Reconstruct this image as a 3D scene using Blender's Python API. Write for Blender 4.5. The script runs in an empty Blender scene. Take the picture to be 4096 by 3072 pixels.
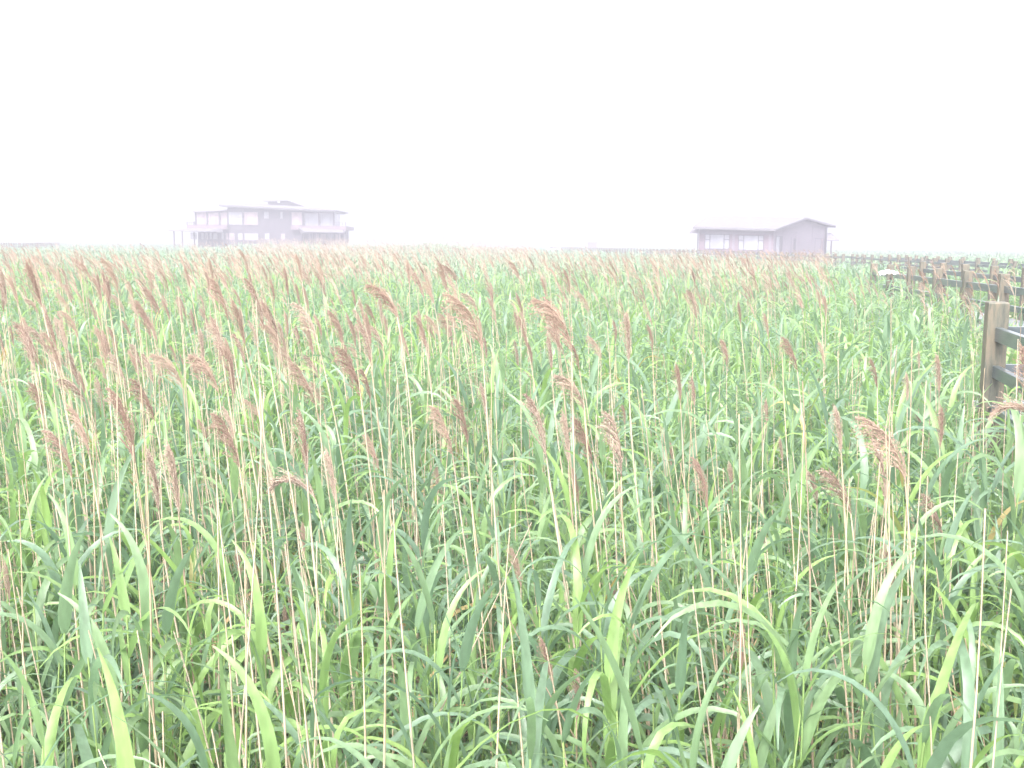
import bpy, math, random
import numpy as np
from mathutils import Matrix, Vector, Euler
random.seed(7); rng = np.random.default_rng(7)
R = math.radians
scene = bpy.context.scene
col = scene.collection

# ------------------------------------------------------------------ camera
F = 1050.0; EYE = 2.9; PITCH = math.atan((384 - 244.5) / F); ROLL = R(0.5)
cam_d = bpy.data.cameras.new('camera'); cam = bpy.data.objects.new('camera', cam_d); col.objects.link(cam)
cam_d.sensor_width = 36; cam_d.lens = 36 * F / 1024; cam_d.clip_start = 0.05; cam_d.clip_end = 5000
CM = Matrix.Translation((0, 0, EYE)) @ Matrix.Rotation(math.pi / 2 - PITCH, 4, 'X') @ Matrix.Rotation(ROLL, 4, 'Z')
cam.matrix_world = CM
scene.camera = cam

def at(px, py, d):
    """world point seen at 1024x768 pixel px,py at forward distance d"""
    v = CM.to_3x3() @ Vector(((px - 512) / F, -(py - 384) / F, -1))
    v *= d / v.y
    return Vector((v.x, v.y, v.z + EYE))

# ------------------------------------------------------------------ materials
def new_mat(name):
    m = bpy.data.materials.new(name); m.use_nodes = True
    nt = m.node_tree
    return m, nt, nt.nodes['Principled BSDF'], nt.nodes['Material Output']

def ramp(nt, stops, fac):
    r = nt.nodes.new('ShaderNodeValToRGB')
    e = r.color_ramp.elements
    e[0].position, e[0].color = stops[0][0], (*stops[0][1], 1)
    e[1].position, e[1].color = stops[-1][0], (*stops[-1][1], 1)
    for p, c in stops[1:-1]:
        n = e.new(p); n.color = (*c, 1)
    nt.links.new(fac, r.inputs[0])
    return r.outputs[0]

def varfac(nt):
    a = nt.nodes.new('ShaderNodeAttribute'); a.attribute_name = 'var'
    o = nt.nodes.new('ShaderNodeObjectInfo')
    s = nt.nodes.new('ShaderNodeMath'); s.operation = 'ADD'
    nt.links.new(a.outputs['Fac'], s.inputs[0]); nt.links.new(o.outputs['Random'], s.inputs[1])
    f = nt.nodes.new('ShaderNodeMath'); f.operation = 'FRACT'; nt.links.new(s.outputs[0], f.inputs[0])
    return f.outputs[0]

def plant_mat(name, stops, rough, translucent=0.0, tstops=None, spec=0.5, streak=None):
    m, nt, b, out = new_mat(name)
    fac = varfac(nt)
    c = ramp(nt, stops, fac)
    if streak:
        tc = nt.nodes.new('ShaderNodeTexCoord')
        mp = nt.nodes.new('ShaderNodeMapping'); mp.inputs['Scale'].default_value = streak
        nt.links.new(tc.outputs['Object'], mp.inputs[0])
        n = nt.nodes.new('ShaderNodeTexNoise'); n.inputs['Scale'].default_value = 1; n.inputs['Detail'].default_value = 3
        nt.links.new(mp.outputs[0], n.inputs['Vector'])
        mx = nt.nodes.new('ShaderNodeMix'); mx.data_type = 'RGBA'; mx.blend_type = 'MULTIPLY'
        mx.inputs[0].default_value = 0.7
        nt.links.new(c, mx.inputs[6])
        cc = ramp(nt, [(0.3, (.62, .6, .55)), (0.7, (1.25, 1.25, 1.2))], n.outputs['Fac'])
        nt.links.new(cc, mx.inputs[7]); c = mx.outputs[2]
    nt.links.new(c, b.inputs['Base Color'])
    b.inputs['Roughness'].default_value = rough
    b.inputs['Specular IOR Level'].default_value = spec
    if translucent:
        t = nt.nodes.new('ShaderNodeBsdfTranslucent')
        nt.links.new(ramp(nt, tstops or stops, fac), t.inputs['Color'])
        x = nt.nodes.new('ShaderNodeMixShader'); x.inputs[0].default_value = translucent
        nt.links.new(b.outputs[0], x.inputs[1]); nt.links.new(t.outputs[0], x.inputs[2])
        nt.links.new(x.outputs[0], out.inputs['Surface'])
    return m

M_LEAF = plant_mat('reed_leaf', [(0, (.13, .20, .15)), (.35, (.155, .235, .148)), (.65, (.18, .268, .142)),
                                 (.9, (.205, .32, .11)), (.992, (.21, .32, .11)), (.997, (.34, .30, .14)), (1, (.38, .29, .15))],
                   .42, .46, [(0, (.20, .33, .20)), (.6, (.26, .41, .19)), (.992, (.30, .48, .13)), (.997, (.42, .34, .12)), (1, (.5, .32, .08))], .55,
                   streak=(55, 55, 6))
M_FARLEAF = plant_mat('reed_leaf_far', [(0, (.12, .195, .14)), (.5, (.145, .235, .145)), (.85, (.18, .275, .14)), (.95, (.25, .245, .18)), (1, (.31, .27, .21))],
                      .5, .3, [(0, (.21, .34, .20)), (1, (.29, .42, .20))], .5)
M_GSTEM = plant_mat('reed_green_stem', [(0, (.16, .25, .09)), (1, (.24, .32, .12))], .5, 0, None, .4)
M_CANE = plant_mat('dry_cane', [(0, (.35, .275, .20)), (.45, (.40, .33, .26)), (.8, (.36, .305, .25)), (1, (.25, .19, .145))], .5, 0, None, .4, streak=(90, 90, 9))
M_PLUME = plant_mat('plume', [(0, (.21, .14, .112)), (.4, (.275, .193, .155)), (.75, (.345, .26, .205)), (1, (.38, .325, .28))], .75, .2,
                    [(0, (.23, .16, .14)), (1, (.38, .29, .24))], .2)
M_DEAD = plant_mat('dead_leaf', [(0, (.22, .13, .07)), (.5, (.40, .28, .15)), (1, (.5, .38, .22))], .7, .2)

def wood(name, stops, rough=.55, scale=(14, 14, 2.2), bump=.25, spec=.5):
    m, nt, b, out = new_mat(name)
    tc = nt.nodes.new('ShaderNodeTexCoord'); oi = nt.nodes.new('ShaderNodeObjectInfo')
    mp = nt.nodes.new('ShaderNodeMapping'); mp.inputs['Scale'].default_value = scale
    nt.links.new(tc.outputs['Object'], mp.inputs[0])
    n = nt.nodes.new('ShaderNodeTexNoise'); n.noise_dimensions = '4D'; n.inputs['Scale'].default_value = 1.6; n.inputs['Detail'].default_value = 6; n.inputs['Roughness'].default_value = .65
    nt.links.new(mp.outputs[0], n.inputs['Vector'])
    w = nt.nodes.new('ShaderNodeMath'); w.operation = 'MULTIPLY'; w.inputs[1].default_value = 9
    nt.links.new(oi.outputs['Random'], w.inputs[0]); nt.links.new(w.outputs[0], n.inputs['W'])
    nt.links.new(ramp(nt, stops, n.outputs['Fac']), b.inputs['Base Color'])
    b.inputs['Roughness'].default_value = rough; b.inputs['Specular IOR Level'].default_value = spec
    bp = nt.nodes.new('ShaderNodeBump'); bp.inputs['Strength'].default_value = bump; bp.inputs['Distance'].default_value = .01
    nt.links.new(n.outputs['Fac'], bp.inputs['Height']); nt.links.new(bp.outputs[0], b.inputs['Normal'])
    return m
M_POST = wood('weathered_post', [(.3, (.03, .034, .032)), (.45, (.078, .076, .058)), (.56, (.13, .105, .076)), (.72, (.066, .076, .058))])
M_RAIL = wood('dark_rail', [(.3, (.035, .05, .058)), (.7, (.085, .10, .11))], .3, (3, 20, 20), .15, .8)
M_DECK = wood('deck_board', [(.3, (.10, .105, .12)), (.7, (.19, .195, .21))], .5, (2, 12, 12), .2)
M_WALLD = wood('dark_board_wall', [(.3, (.035, .028, .040)), (.7, (.06, .046, .066))], .6, (1, 1, 9), .1)
M_WALLW = wood('stained_board_wall', [(.3, (.13, .105, .14)), (.7, (.18, .15, .19))], .6, (1, 1, 9), .1)
M_WALLR = wood('red_brown_wall', [(.3, (.11, .075, .10)), (.7, (.17, .115, .145))], .6, (1, 1, 9), .1)
M_TRIM = wood('dark_trim', [(.3, (.05, .04, .055)), (.7, (.08, .065, .08))], .5, (2, 2, 2), .05)

def plain(name, c, rough=.5, spec=.5, metallic=0, vary=.12, sc=2.0):
    m, nt, b, out = new_mat(name)
    tc = nt.nodes.new('ShaderNodeTexCoord')
    n = nt.nodes.new('ShaderNodeTexNoise'); n.inputs['Scale'].default_value = sc; n.inputs['Detail'].default_value = 4
    nt.links.new(tc.outputs['Object'], n.inputs['Vector'])
    lo = tuple(x * (1 - vary) for x in c); hi = tuple(min(.9, x * (1 + vary)) for x in c)
    nt.links.new(ramp(nt, [(.3, lo), (.7, hi)], n.outputs['Fac']), b.inputs['Base Color'])
    b.inputs['Roughness'].default_value = rough; b.inputs['Specular IOR Level'].default_value = spec
    b.inputs['Metallic'].default_value = metallic
    return m
M_ROOF = plain('pale_metal_roof', (.13, .119, .136), .9, .1)
M_SOFFIT = plain('roof_underside', (.16, .14, .175), .6)
M_PANE = plain('curtained_pane', (.30, .22, .25), .15, .5, 0, .25, .9)
M_PANEW = plain('bright_pane', (.26, .26, .31), .1, .7, 0, .2, .6)
M_PANED = plain('dim_pane', (.10, .10, .15), .1, .6, 0, .4, .7)
M_WHITE = plain('white_paint', (.82, .83, .85), .35)
M_CLOTH = plain('white_sheet', (.85, .86, .88), .8)
M_WIRE = plain('pale_wire', (.55, .50, .36), .5)
M_TYRE = plain('tyre', (.03, .03, .03), .7)

# ------------------------------------------------------------------ object helpers
def tag(o, label=None, cat=None, group=None, kind=None):
    if label: o['label'] = label
    if cat: o['category'] = cat
    if group: o['group'] = group
    if kind: o['kind'] = kind
    return o

def empty(name, loc=(0, 0, 0), rz=0.0):
    o = bpy.data.objects.new(name, None); o.empty_display_size = .1
    o.location = loc; o.rotation_euler = (0, 0, rz); col.objects.link(o)
    return o

def link(name, me, parent=None, loc=None):
    o = bpy.data.objects.new(name, me); col.objects.link(o)
    if parent: o.parent = parent
    if loc is not None: o.location = loc
    return o

class MB:
    def __init__(s): s.v = []; s.f = []
    def hexa(s, c8):
        """c8: front 4 (ccw) then back 4"""
        n = len(s.v); s.v += [tuple(p) for p in c8]
        s.f += [(n, n+1, n+2, n+3), (n+7, n+6, n+5, n+4), (n, n+4, n+5, n+1), (n+1, n+5, n+6, n+2), (n+2, n+6, n+7, n+3), (n+3, n+7, n+4, n)]
        return s
    def box(s, x0, x1, y0, y1, z0, z1):
        return s.hexa([(x0, y0, z0), (x1, y0, z0), (x1, y0, z1), (x0, y0, z1), (x0, y1, z0), (x1, y1, z0), (x1, y1, z1), (x0, y1, z1)])
    def bar(s, a, b, w, h):
        a = Vector(a); b = Vector(b); d = (b - a); d.z = 0; d.normalize()
        p = Vector((-d.y, d.x, 0)) * (w / 2); u = Vector((0, 0, h / 2))
        return s.hexa([a - p - u, b - p - u, b - p + u, a - p + u, a + p - u, b + p - u, b + p + u, a + p + u])
    def poly(s, pts, fs):
        n = len(s.v); s.v += [tuple(p) for p in pts]; s.f += [tuple(i + n for i in f) for f in fs]; return s
    def slab(s, pts, th):
        k = len(pts); bot = [(p[0], p[1], p[2] - th) for p in pts]
        return s.poly(list(pts) + bot, [tuple(range(k)), tuple(range(2*k-1, k-1, -1))] + [(i, i + k, (i+1) % k + k, (i+1) % k) for i in range(k)])
    def mesh(s, name, mat, bevel=0):
        me = bpy.data.meshes.new(name); me.from_pydata(s.v, [], s.f); me.materials.append(mat)
        import bmesh
        bm = bmesh.new(); bm.from_mesh(me)
        bmesh.ops.recalc_face_normals(bm, faces=bm.faces)
        if bevel: bmesh.ops.bevel(bm, geom=bm.edges[:] + bm.verts[:], offset=bevel, segments=2, affect='EDGES', profile=.6)
        bm.to_mesh(me); bm.free(); me.update()
        return me
    def build(s, name, mat, parent=None, bevel=0, loc=None):
        return link(name, s.mesh(name, mat, bevel), parent, loc)

def np_mesh(name, V, Q, var, mats, matidx=None, smooth=True):
    """V (n,3), Q (m,4) ints, var (n,)"""
    me = bpy.data.meshes.new(name)
    n, m = len(V), len(Q)
    me.vertices.add(n); me.vertices.foreach_set('co', np.ascontiguousarray(V, dtype=np.float32).ravel())
    me.loops.add(m * 4); me.loops.foreach_set('vertex_index', np.ascontiguousarray(Q, dtype=np.int32).ravel())
    me.polygons.add(m); me.polygons.foreach_set('loop_start', np.arange(0, m * 4, 4, dtype=np.int32))
    me.polygons.foreach_set('loop_total', np.full(m, 4, dtype=np.int32))
    if matidx is not None: me.polygons.foreach_set('material_index', np.ascontiguousarray(matidx, dtype=np.int32))
    me.polygons.foreach_set('use_smooth', np.full(m, smooth, dtype=bool))
    a = me.attributes.new('var', 'FLOAT', 'POINT'); a.data.foreach_set('value', np.ascontiguousarray(var, dtype=np.float32))
    for mt in mats: me.materials.append(mt)
    me.update(calc_edges=True)
    return me

class PT:
    """quad soup with per-vertex var and per-face material"""
    def __init__(s): s.V = []; s.Q = []; s.var = []; s.m = []; s.n = 0
    def add(s, V, Q, var, m):
        V = np.asarray(V, float); Q = np.asarray(Q, int)
        s.V.append(V); s.Q.append(Q + s.n); s.var.append(np.full(len(V), var)); s.m.append(np.full(len(Q), m)); s.n += len(V)
    def arrays(s): return np.concatenate(s.V), np.concatenate(s.Q), np.concatenate(s.var), np.concatenate(s.m)

def strip_quads(n, w):   # n+1 rows of w verts
    q = []
    for i in range(n):
        for j in range(w - 1):
            a = i * w + j; q.append((a, a + 1, a + w + 1, a + w))
    return np.array(q)

def leaf_geo(p0, az, e0, droop, L, W, twist, nseg, fold=True, power=1.3, kink=None):
    s = np.linspace(0, 1, nseg + 1)
    e = e0 - droop * s ** power
    if kink is not None:                                   # blade bent over sharply part way
        e = e - 1.1 / (1 + np.exp(-(s - kink) * 28))
    ds = L / nseg
    hz = np.concatenate([[0], np.cumsum(np.cos(e[:-1] * .5 + e[1:] * .5)) * ds])
    vz = np.concatenate([[0], np.cumsum(np.sin(e[:-1] * .5 + e[1:] * .5)) * ds])
    azs = az + twist * .35 * s
    c = np.stack([p0[0] + hz * np.cos(azs), p0[1] + hz * np.sin(azs), p0[2] + vz], 1)
    T = np.stack([np.cos(e) * np.cos(azs), np.cos(e) * np.sin(azs), np.sin(e)], 1)
    S = np.stack([-np.sin(azs), np.cos(azs), 0 * s], 1)
    Nn = np.cross(S, T)
    tw = twist * s
    S2 = S * np.cos(tw)[:, None] + Nn * np.sin(tw)[:, None]
    N2 = np.cross(S2, T)
    w = W * .5 * np.minimum(1, (s / .18 + .22)) ** .7 * np.clip(1 - s, 0.02, 1) ** .62
    w = np.minimum(w, W * .5)
    a = c - S2 * w[:, None]; b = c + S2 * w[:, None]
    if fold:
        mid = c + N2 * (w * .22)[:, None]
        V = np.stack([a, mid, b], 1).reshape(-1, 3); return V, strip_quads(nseg, 3)
    V = np.stack([a, b], 1).reshape(-1, 3); return V, strip_quads(nseg, 2)

def tube_geo(pts, r0, r1, sides=5, nodes=False):
    pts = np.asarray(pts, float); n = len(pts)
    T = np.gradient(pts, axis=0); T /= np.linalg.norm(T, axis=1)[:, None]
    A = np.cross(T, np.array([0, 1, 0])); A /= np.maximum(1e-6, np.linalg.norm(A, axis=1))[:, None]
    B = np.cross(T, A)
    r = np.linspace(r0, r1, n)
    if nodes: r = r * (1 + .28 * (np.arange(n) % 3 == 1))
    ang = np.arange(sides) * 2 * math.pi / sides
    V = pts[:, None] + r[:, None, None] * (A[:, None] * np.cos(ang)[None, :, None] + B[:, None] * np.sin(ang)[None, :, None])
    q = []
    for i in range(n - 1):
        for j in range(sides):
            k = (j + 1) % sides
            q.append((i * sides + j, i * sides + k, (i + 1) * sides + k, (i + 1) * sides + j))
    return V.reshape(-1, 3), np.array(q)

def merged(name, parts, mats, kindlabel):
    """parts: list of (variant arrays, xyz (N,3), rz (N,), scale (N,), lean (N,2), var (N,))"""
    Vs, Qs, vs, ms = [], [], [], []; off = 0
    for (V, Q, va, m), P, rz, sc, lean, pv in parts:
        N = len(P)
        if N == 0: continue
        W = V[None] * sc[:, None, None]
        c, s_ = np.cos(rz)[:, None], np.sin(rz)[:, None]
        X = W[..., 0] * c - W[..., 1] * s_; Y = W[..., 0] * s_ + W[..., 1] * c; Z = W[..., 2]
        X = X + Z * lean[:, :1]; Y = Y + Z * lean[:, 1:]
        out = np.stack([X + P[:, :1], Y + P[:, 1:2], Z + P[:, 2:3]], -1)
        Vs.append(out.reshape(-1, 3)); Qs.append((Q[None] + (np.arange(N) * len(V))[:, None, None] + off).reshape(-1, 4))
        vs.append(((va[None] + pv[:, None]) % 1.0).ravel()); ms.append(np.tile(m, N)); off += N * len(V)
    me = np_mesh(name, np.concatenate(Vs), np.concatenate(Qs), np.concatenate(vs), mats, np.concatenate(ms))
    o = link(name, me); tag(o, kindlabel[0], kindlabel[1], kind='stuff'); return o

# ------------------------------------------------------------------ terrain
def ground_z(x, y):
    x = np.asarray(x, float); y = np.asarray(y, float)
    t = x / np.maximum(y, 1)
    band = 1 / (1 + np.exp(-(t + .275) * 90)) * 1 / (1 + np.exp((t + .02) * 90))
    yy = np.exp(-((y - 150) / 32) ** 2)
    z = band * yy * .72 + np.exp(-((t + .075) / .028) ** 2) * np.exp(-((y - 132) / 22) ** 2) * .45
    return z + .04 * np.sin(x * .31 + 1) * np.cos(y * .23)

def build_ground():
    xs = np.concatenate([np.linspace(-900, -160, 14), np.linspace(-150, 150, 121), np.linspace(160, 900, 14)])
    ys = np.concatenate([np.linspace(-300, -10, 8), np.linspace(0, 260, 131), np.linspace(280, 1000, 14)])
    X, Y = np.meshgrid(xs, ys); Z = ground_z(X, Y)
    V = np.stack([X.ravel(), Y.ravel(), Z.ravel()], 1); w = len(xs)
    i = np.arange(len(ys) - 1)[:, None] * w + np.arange(w - 1)[None]
    Q = np.stack([i, i + 1, i + w + 1, i + w], -1).reshape(-1, 4)
    m, nt, b, out = new_mat('marsh_soil')
    tc = nt.nodes.new('ShaderNodeTexCoord')
    n = nt.nodes.new('ShaderNodeTexNoise'); n.inputs['Scale'].default_value = 6; n.inputs['Detail'].default_value = 8
    nt.links.new(tc.outputs['Object'], n.inputs['Vector'])
    nt.links.new(ramp(nt, [(.3, (.035, .035, .02)), (.5, (.10, .075, .045)), (.7, (.10, .13, .06))], n.outputs['Fac']), b.inputs['Base Color'])
    b.inputs['Roughness'].default_value = .8
    o = link('ground', np_mesh('ground', V, Q, np.zeros(len(V)), [m]))
    tag(o, 'dark damp marsh soil and litter under the reeds', kind='structure')
build_ground()

# ------------------------------------------------------------------ reed variants
def leafy_variant(seed, lod):
    r = random.Random(seed)
    H = r.uniform(1.55, 1.85)
    if lod == 0: nl, nseg = r.randint(8, 10), 10
    elif lod == 1: nl, nseg = 9, 5
    elif lod == 2: nl, nseg = 6, 2
    else: nl, nseg = 7, 2
    lean = r.uniform(-.05, .05)
    ns = {0: 7, 1: 3, 2: 1, 3: 1}[lod]
    zs = np.linspace(0 if lod < 2 else H * .5, H, ns + 1)
    cx = lambda z: lean * (z / H) ** 2 * H
    stem_pts = np.stack([[cx(z) for z in zs], 0 * zs, zs], 1)
    leaves = []
    az0 = r.uniform(-.6, .6)
    for i in range(nl):
        f = i / (nl - 1)
        z = H * ((.28 if lod < 2 else .6) + (1 - (.28 if lod < 2 else .6)) * f ** .9) - .02
        az = az0 + (math.pi if i % 2 else 0) + r.gauss(0, .45)
        if f > .97: e0, dr, L = R(r.uniform(72, 88)), R(r.uniform(20, 130)), r.uniform(.30, .48)
        else: e0, dr, L = R(r.uniform(58, 86)), R(r.uniform(85, 185)), r.uniform(.42, .76) * (1 - .18 * (1 - f))
        W = r.uniform(.028, .052) * {0: 1.04, 1: 1.1, 2: 2.0, 3: 5.0}[lod]
        if lod == 3: L *= 1.5
        tw = r.uniform(-1.3, 1.3)
        kink = r.uniform(.35, .7) if (lod == 0 and r.random() < .15) else None
        leaves.append((leaf_geo((cx(z), 0, z), az, e0, dr, L, W, tw, nseg, lod == 0, 1.75, kink=kink), (i * .037 + r.uniform(0, .12)) % 1))
    return stem_pts, leaves

def leafy_arrays(seed, lod):
    sp, lv = leafy_variant(seed, lod); p = PT()
    if lod < 3:
        V, Q = tube_geo(sp, .0045 if lod < 2 else .008, .0022 if lod < 2 else .005, 4 if lod < 2 else 3); p.add(V, Q, .4, 1)
    for (V, Q), va in lv: p.add(V, Q, va * .25, 0)
    return p.arrays()

def plume_arrays(seed, lod, L=.30, bend=(8, 55), spread=1.0):
    r = random.Random(seed); p = PT()
    n = {0: 14, 1: 8, 2: 4, 3: 2}[lod]
    t = np.linspace(0, 1, n + 1); th = R(bend[0]) + R(bend[1] - bend[0]) * t ** 1.2
    ax = np.stack([-np.concatenate([[0], np.cumsum(np.sin(th[1:]))]) * L / n, 0 * t, np.concatenate([[0], np.cumsum(np.cos(th[1:]))]) * L / n], 1)
    V, Q = tube_geo(ax, .0022, .0008, 3); p.add(V, Q, .3, 0)
    nb = {0: 96, 1: 22, 2: 6, 3: 3}[lod]; ns = {0: 5, 1: 3, 2: 2, 3: 1}[lod]
    wd = {0: .0030, 1: .0075, 2: .017, 3: .038}[lod]
    for i in range(nb):
        f = (i + r.random()) / nb * .93; k = f * n; k0 = min(int(k), n - 1); fr = k - k0
        o = ax[k0] * (1 - fr) + ax[k0 + 1] * fr; tha = R(bend[0]) + R(bend[1] - bend[0]) * f ** 1.2
        bl = L * (.47 - .29 * f) * r.uniform(.6, 1.3) * (.75 + .5 * math.sin(math.pi * min(1, f + .15)))
        side = 1 if r.random() < .80 else -.6
        a0 = tha + side * R(r.uniform(4, 26)) * spread; a1 = a0 + R(r.uniform(8, 48)) * spread
        yv = r.gauss(0, .16) * spread
        s = np.linspace(0, 1, ns + 1); a = a0 + (a1 - a0) * s
        cxs = -np.concatenate([[0], np.cumsum(np.sin(a[1:]))]) * bl / ns; czs = np.concatenate([[0], np.cumsum(np.cos(a[1:]))]) * bl / ns
        c = np.stack([o[0] + cxs, o[1] + yv * s * bl, o[2] + czs], 1)
        ph = r.uniform(0, math.pi); nrm = np.stack([np.cos(a) * math.cos(ph), 0 * a + math.sin(ph), np.sin(a) * math.cos(ph)], 1)
        w = wd * .5 * (1 - .75 * s)[:, None] * r.uniform(.7, 1.3)
        V = np.stack([c - nrm * w, c + nrm * w], 1).reshape(-1, 3)
        va = r.uniform(0, .3)
        p.add(V, strip_quads(ns, 2), va, 0)
        if lod == 0:
            for q in range(9):        # spikelets
                u = r.uniform(.1, 1); kk = min(int(u * ns), ns - 1); uu = u * ns - kk
                c0 = c[kk] * (1 - uu) + c[kk + 1] * uu; an = a0 + (a1 - a0) * u + r.uniform(-.7, .7)
                d = np.array([-math.sin(an), r.uniform(-.5, .5), math.cos(an)]); d /= np.linalg.norm(d)
                sd = np.cross(d, [r.uniform(-.3, .3), 1, r.uniform(-.3, .3)]); sd /= np.linalg.norm(sd)
                l = r.uniform(.010, .019); ww = r.uniform(.0011, .002)
                p.add([c0 - sd * ww * .4, c0 + sd * ww * .4, c0 + d * l * .6 + sd * ww, c0 + d * l * .6 - sd * ww], [(0, 1, 2, 3)], va + r.uniform(-.1, .25), 0)
    return p.arrays()

# ------------------------------------------------------------------ where things grow
def canopy(x, y): return (1 + .02 * (x / y > .27) * (y > 10)) * (.865 + .165 / (1 + np.exp(-(y - 15) / 5)) + .06 * ((x / y > .27) & (y > 6) & (y < 27))) + .05 * np.sin(x * .9 + 2) * np.cos(y * .7) + .05 * np.sin(x * .23 + y * .19)
NEAR_W = 7.2          # near boardwalk edge line, x of the fence at y = 12.6
def on_walk(x, y):
    a = (y > 12) & (y < 31) & (x > NEAR_W + (y - 12.6) * .132 - .1) & (x < NEAR_W + (y - 12.6) * .132 + 2.0)
    b = (y > 7.8) & (y < 9.8) & (x > 3.62)
    c = (y < 8.2) & (x > 1.45 + .28 * y)
    xf = np.interp(y, [27, 29.5, 34.9, 47.6, 64, 93, 118, 235], [15.6, 16, 16.7, 18.5, 20.5, 21, 20.5, 8])
    d = (y > 26) & (np.abs(x - xf - .9) < 1.3)
    e = (np.abs(x + 42) < 19) & (y > 176) & (y < 196)
    g = (x > 19) & (x < 42) & (y > 121) & (y < 141)
    return a | b | c | d | e | g
def scatter(y0, y1, dens, margin=1.13, lat=.8):
    ymid = y1
    W = .488 * margin * y1 + lat
    n = int(2 * W * (y1 - y0) * dens)
    x = rng.uniform(-W, W, n); y = rng.uniform(y0, y1, n)
    k = np.abs(x) < .488 * margin * y + lat
    k &= ~on_walk(x, y)
    return x[k], y[k]
def plume_density(x, y):
    t = x / y
    d = np.where(t < -.12, 1.0, np.where(t < .06, .8, .34))
    d = np.where((y > 14) & (y < 95), np.maximum(d, .85), d)
    d = np.where((t > .30) & (y > 9), d * .6, d); d = np.where((t > .31) & (y > 20), .0, d)
    d = np.where((x > 9.5 + .13 * (y - 16)) & (y > 14) & (y < 34), .04, d)
    d = np.where((y > 105) & (t < -.27), .02, d); d = np.where((y > 70) & (t > .02), .0, d)
    d = np.where((y > 42) & (t < -.24), .22, d); d = np.where((y > 55) & (t < -.31), .08, d)
    d = np.where(y > 170, .0, d)
    return d * (.62 + .55 * np.sin(x * .55 + 1.3 * np.sin(y * .35)) * np.cos(y * .41 + x * .13))

# ------------------------------------------------------------------ flowering reeds (hero placement)
STEM_MATS = [M_CANE]
plume_lib = []
for i, (b0, b1) in enumerate([(5, 40), (8, 55), (3, 28), (10, 75), (4, 48), (12, 110), (2, 18), (8, 62), (15, 135), (5, 35)]):
    arr = plume_arrays(100 + i, 0, .30, (b0, b1), [1, 1.1, .7, 1.2, 1, 1, .55, 1.3, .9, .8][i])
    me = np_mesh('plume', arr[0], arr[1], arr[2], [M_PLUME])
    V = arr[0]; tip = V[np.argsort(-np.linalg.norm(V, axis=1))[:12]].mean(0)
    plume_lib.append((me, math.atan2(-tip[0], tip[2]), float(np.linalg.norm(tip))))

def stem_mesh(top, tdir, h, r0, r1):
    """top: vector from root; tdir: unit direction at the top"""
    p0 = Vector((0, 0, -.03)); p3 = Vector(top)
    p1 = p0 + Vector((top[0] * .12, top[1] * .12, h * .42)); p2 = p3 - Vector(tdir) * h * .30
    ts = np.linspace(0, 1, 16)
    pts = [((1-t)**3) * p0 + 3*((1-t)**2)*t*p1 + 3*(1-t)*t*t*p2 + t**3*p3 for t in ts]
    V, Q = tube_geo([tuple(p) for p in pts], r0, r1, 6, nodes=True)
    return np_mesh('stem', V, Q, np.full(len(V), random.random() * .5), STEM_MATS)

GROUP_F = 'plumed reeds standing in the marsh'
LABEL_F = 'slender tan reed with a feathery brown plume, one among the many in the marsh'
def flowering(pb, tilt, plen, label=None, variant=None, lean=None, right=False):
    """pb: world point of the plume base, tilt: chord angle (rad, + = to the left)"""
    gz = float(ground_z(pb[0], pb[1])); h = pb[2] - gz
    if variant is None:
        cands = sorted(range(len(plume_lib)), key=lambda i: abs(plume_lib[i][1] - abs(tilt)) + random.uniform(0, .25))
        variant = cands[0]
    me, ch, cl = plume_lib[variant]
    rot = abs(tilt) - ch
    start = rot + .08
    sgn = -1 if not right else 1
    tdir = Vector((sgn * math.sin(max(.02, min(.5, start + .05))), 0, math.cos(max(.02, min(.5, start + .05)))))
    if lean is None: lean = random.uniform(.03, .13) * h
    root = empty('flowering_reed', (pb[0] + lean, pb[1] + random.uniform(-.05, .05) * h, gz))
    top = Vector(pb) - root.location
    rr = random.uniform(.0042, .0060)
    link('stem', stem_mesh(top, tdir, h, rr, rr * .55), root)
    p = link('plume', me, root, top - tdir * .004)
    p.rotation_mode = 'XYZ'
    m = Matrix.Rotation(-rot, 4, 'Y')
    if right: m = Matrix.Rotation(math.pi, 4, 'Z') @ m
    else: m = Matrix.Rotation(random.uniform(-.35, .35), 4, 'Z') @ m
    s = plen / cl
    p.matrix_local = Matrix.Translation(top - tdir * .004) @ m @ Matrix.Diagonal((s, s * random.uniform(.8, 1.2), s, 1))
    tag(root, label or LABEL_F, 'reed', GROUP_F)
    return root

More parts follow.
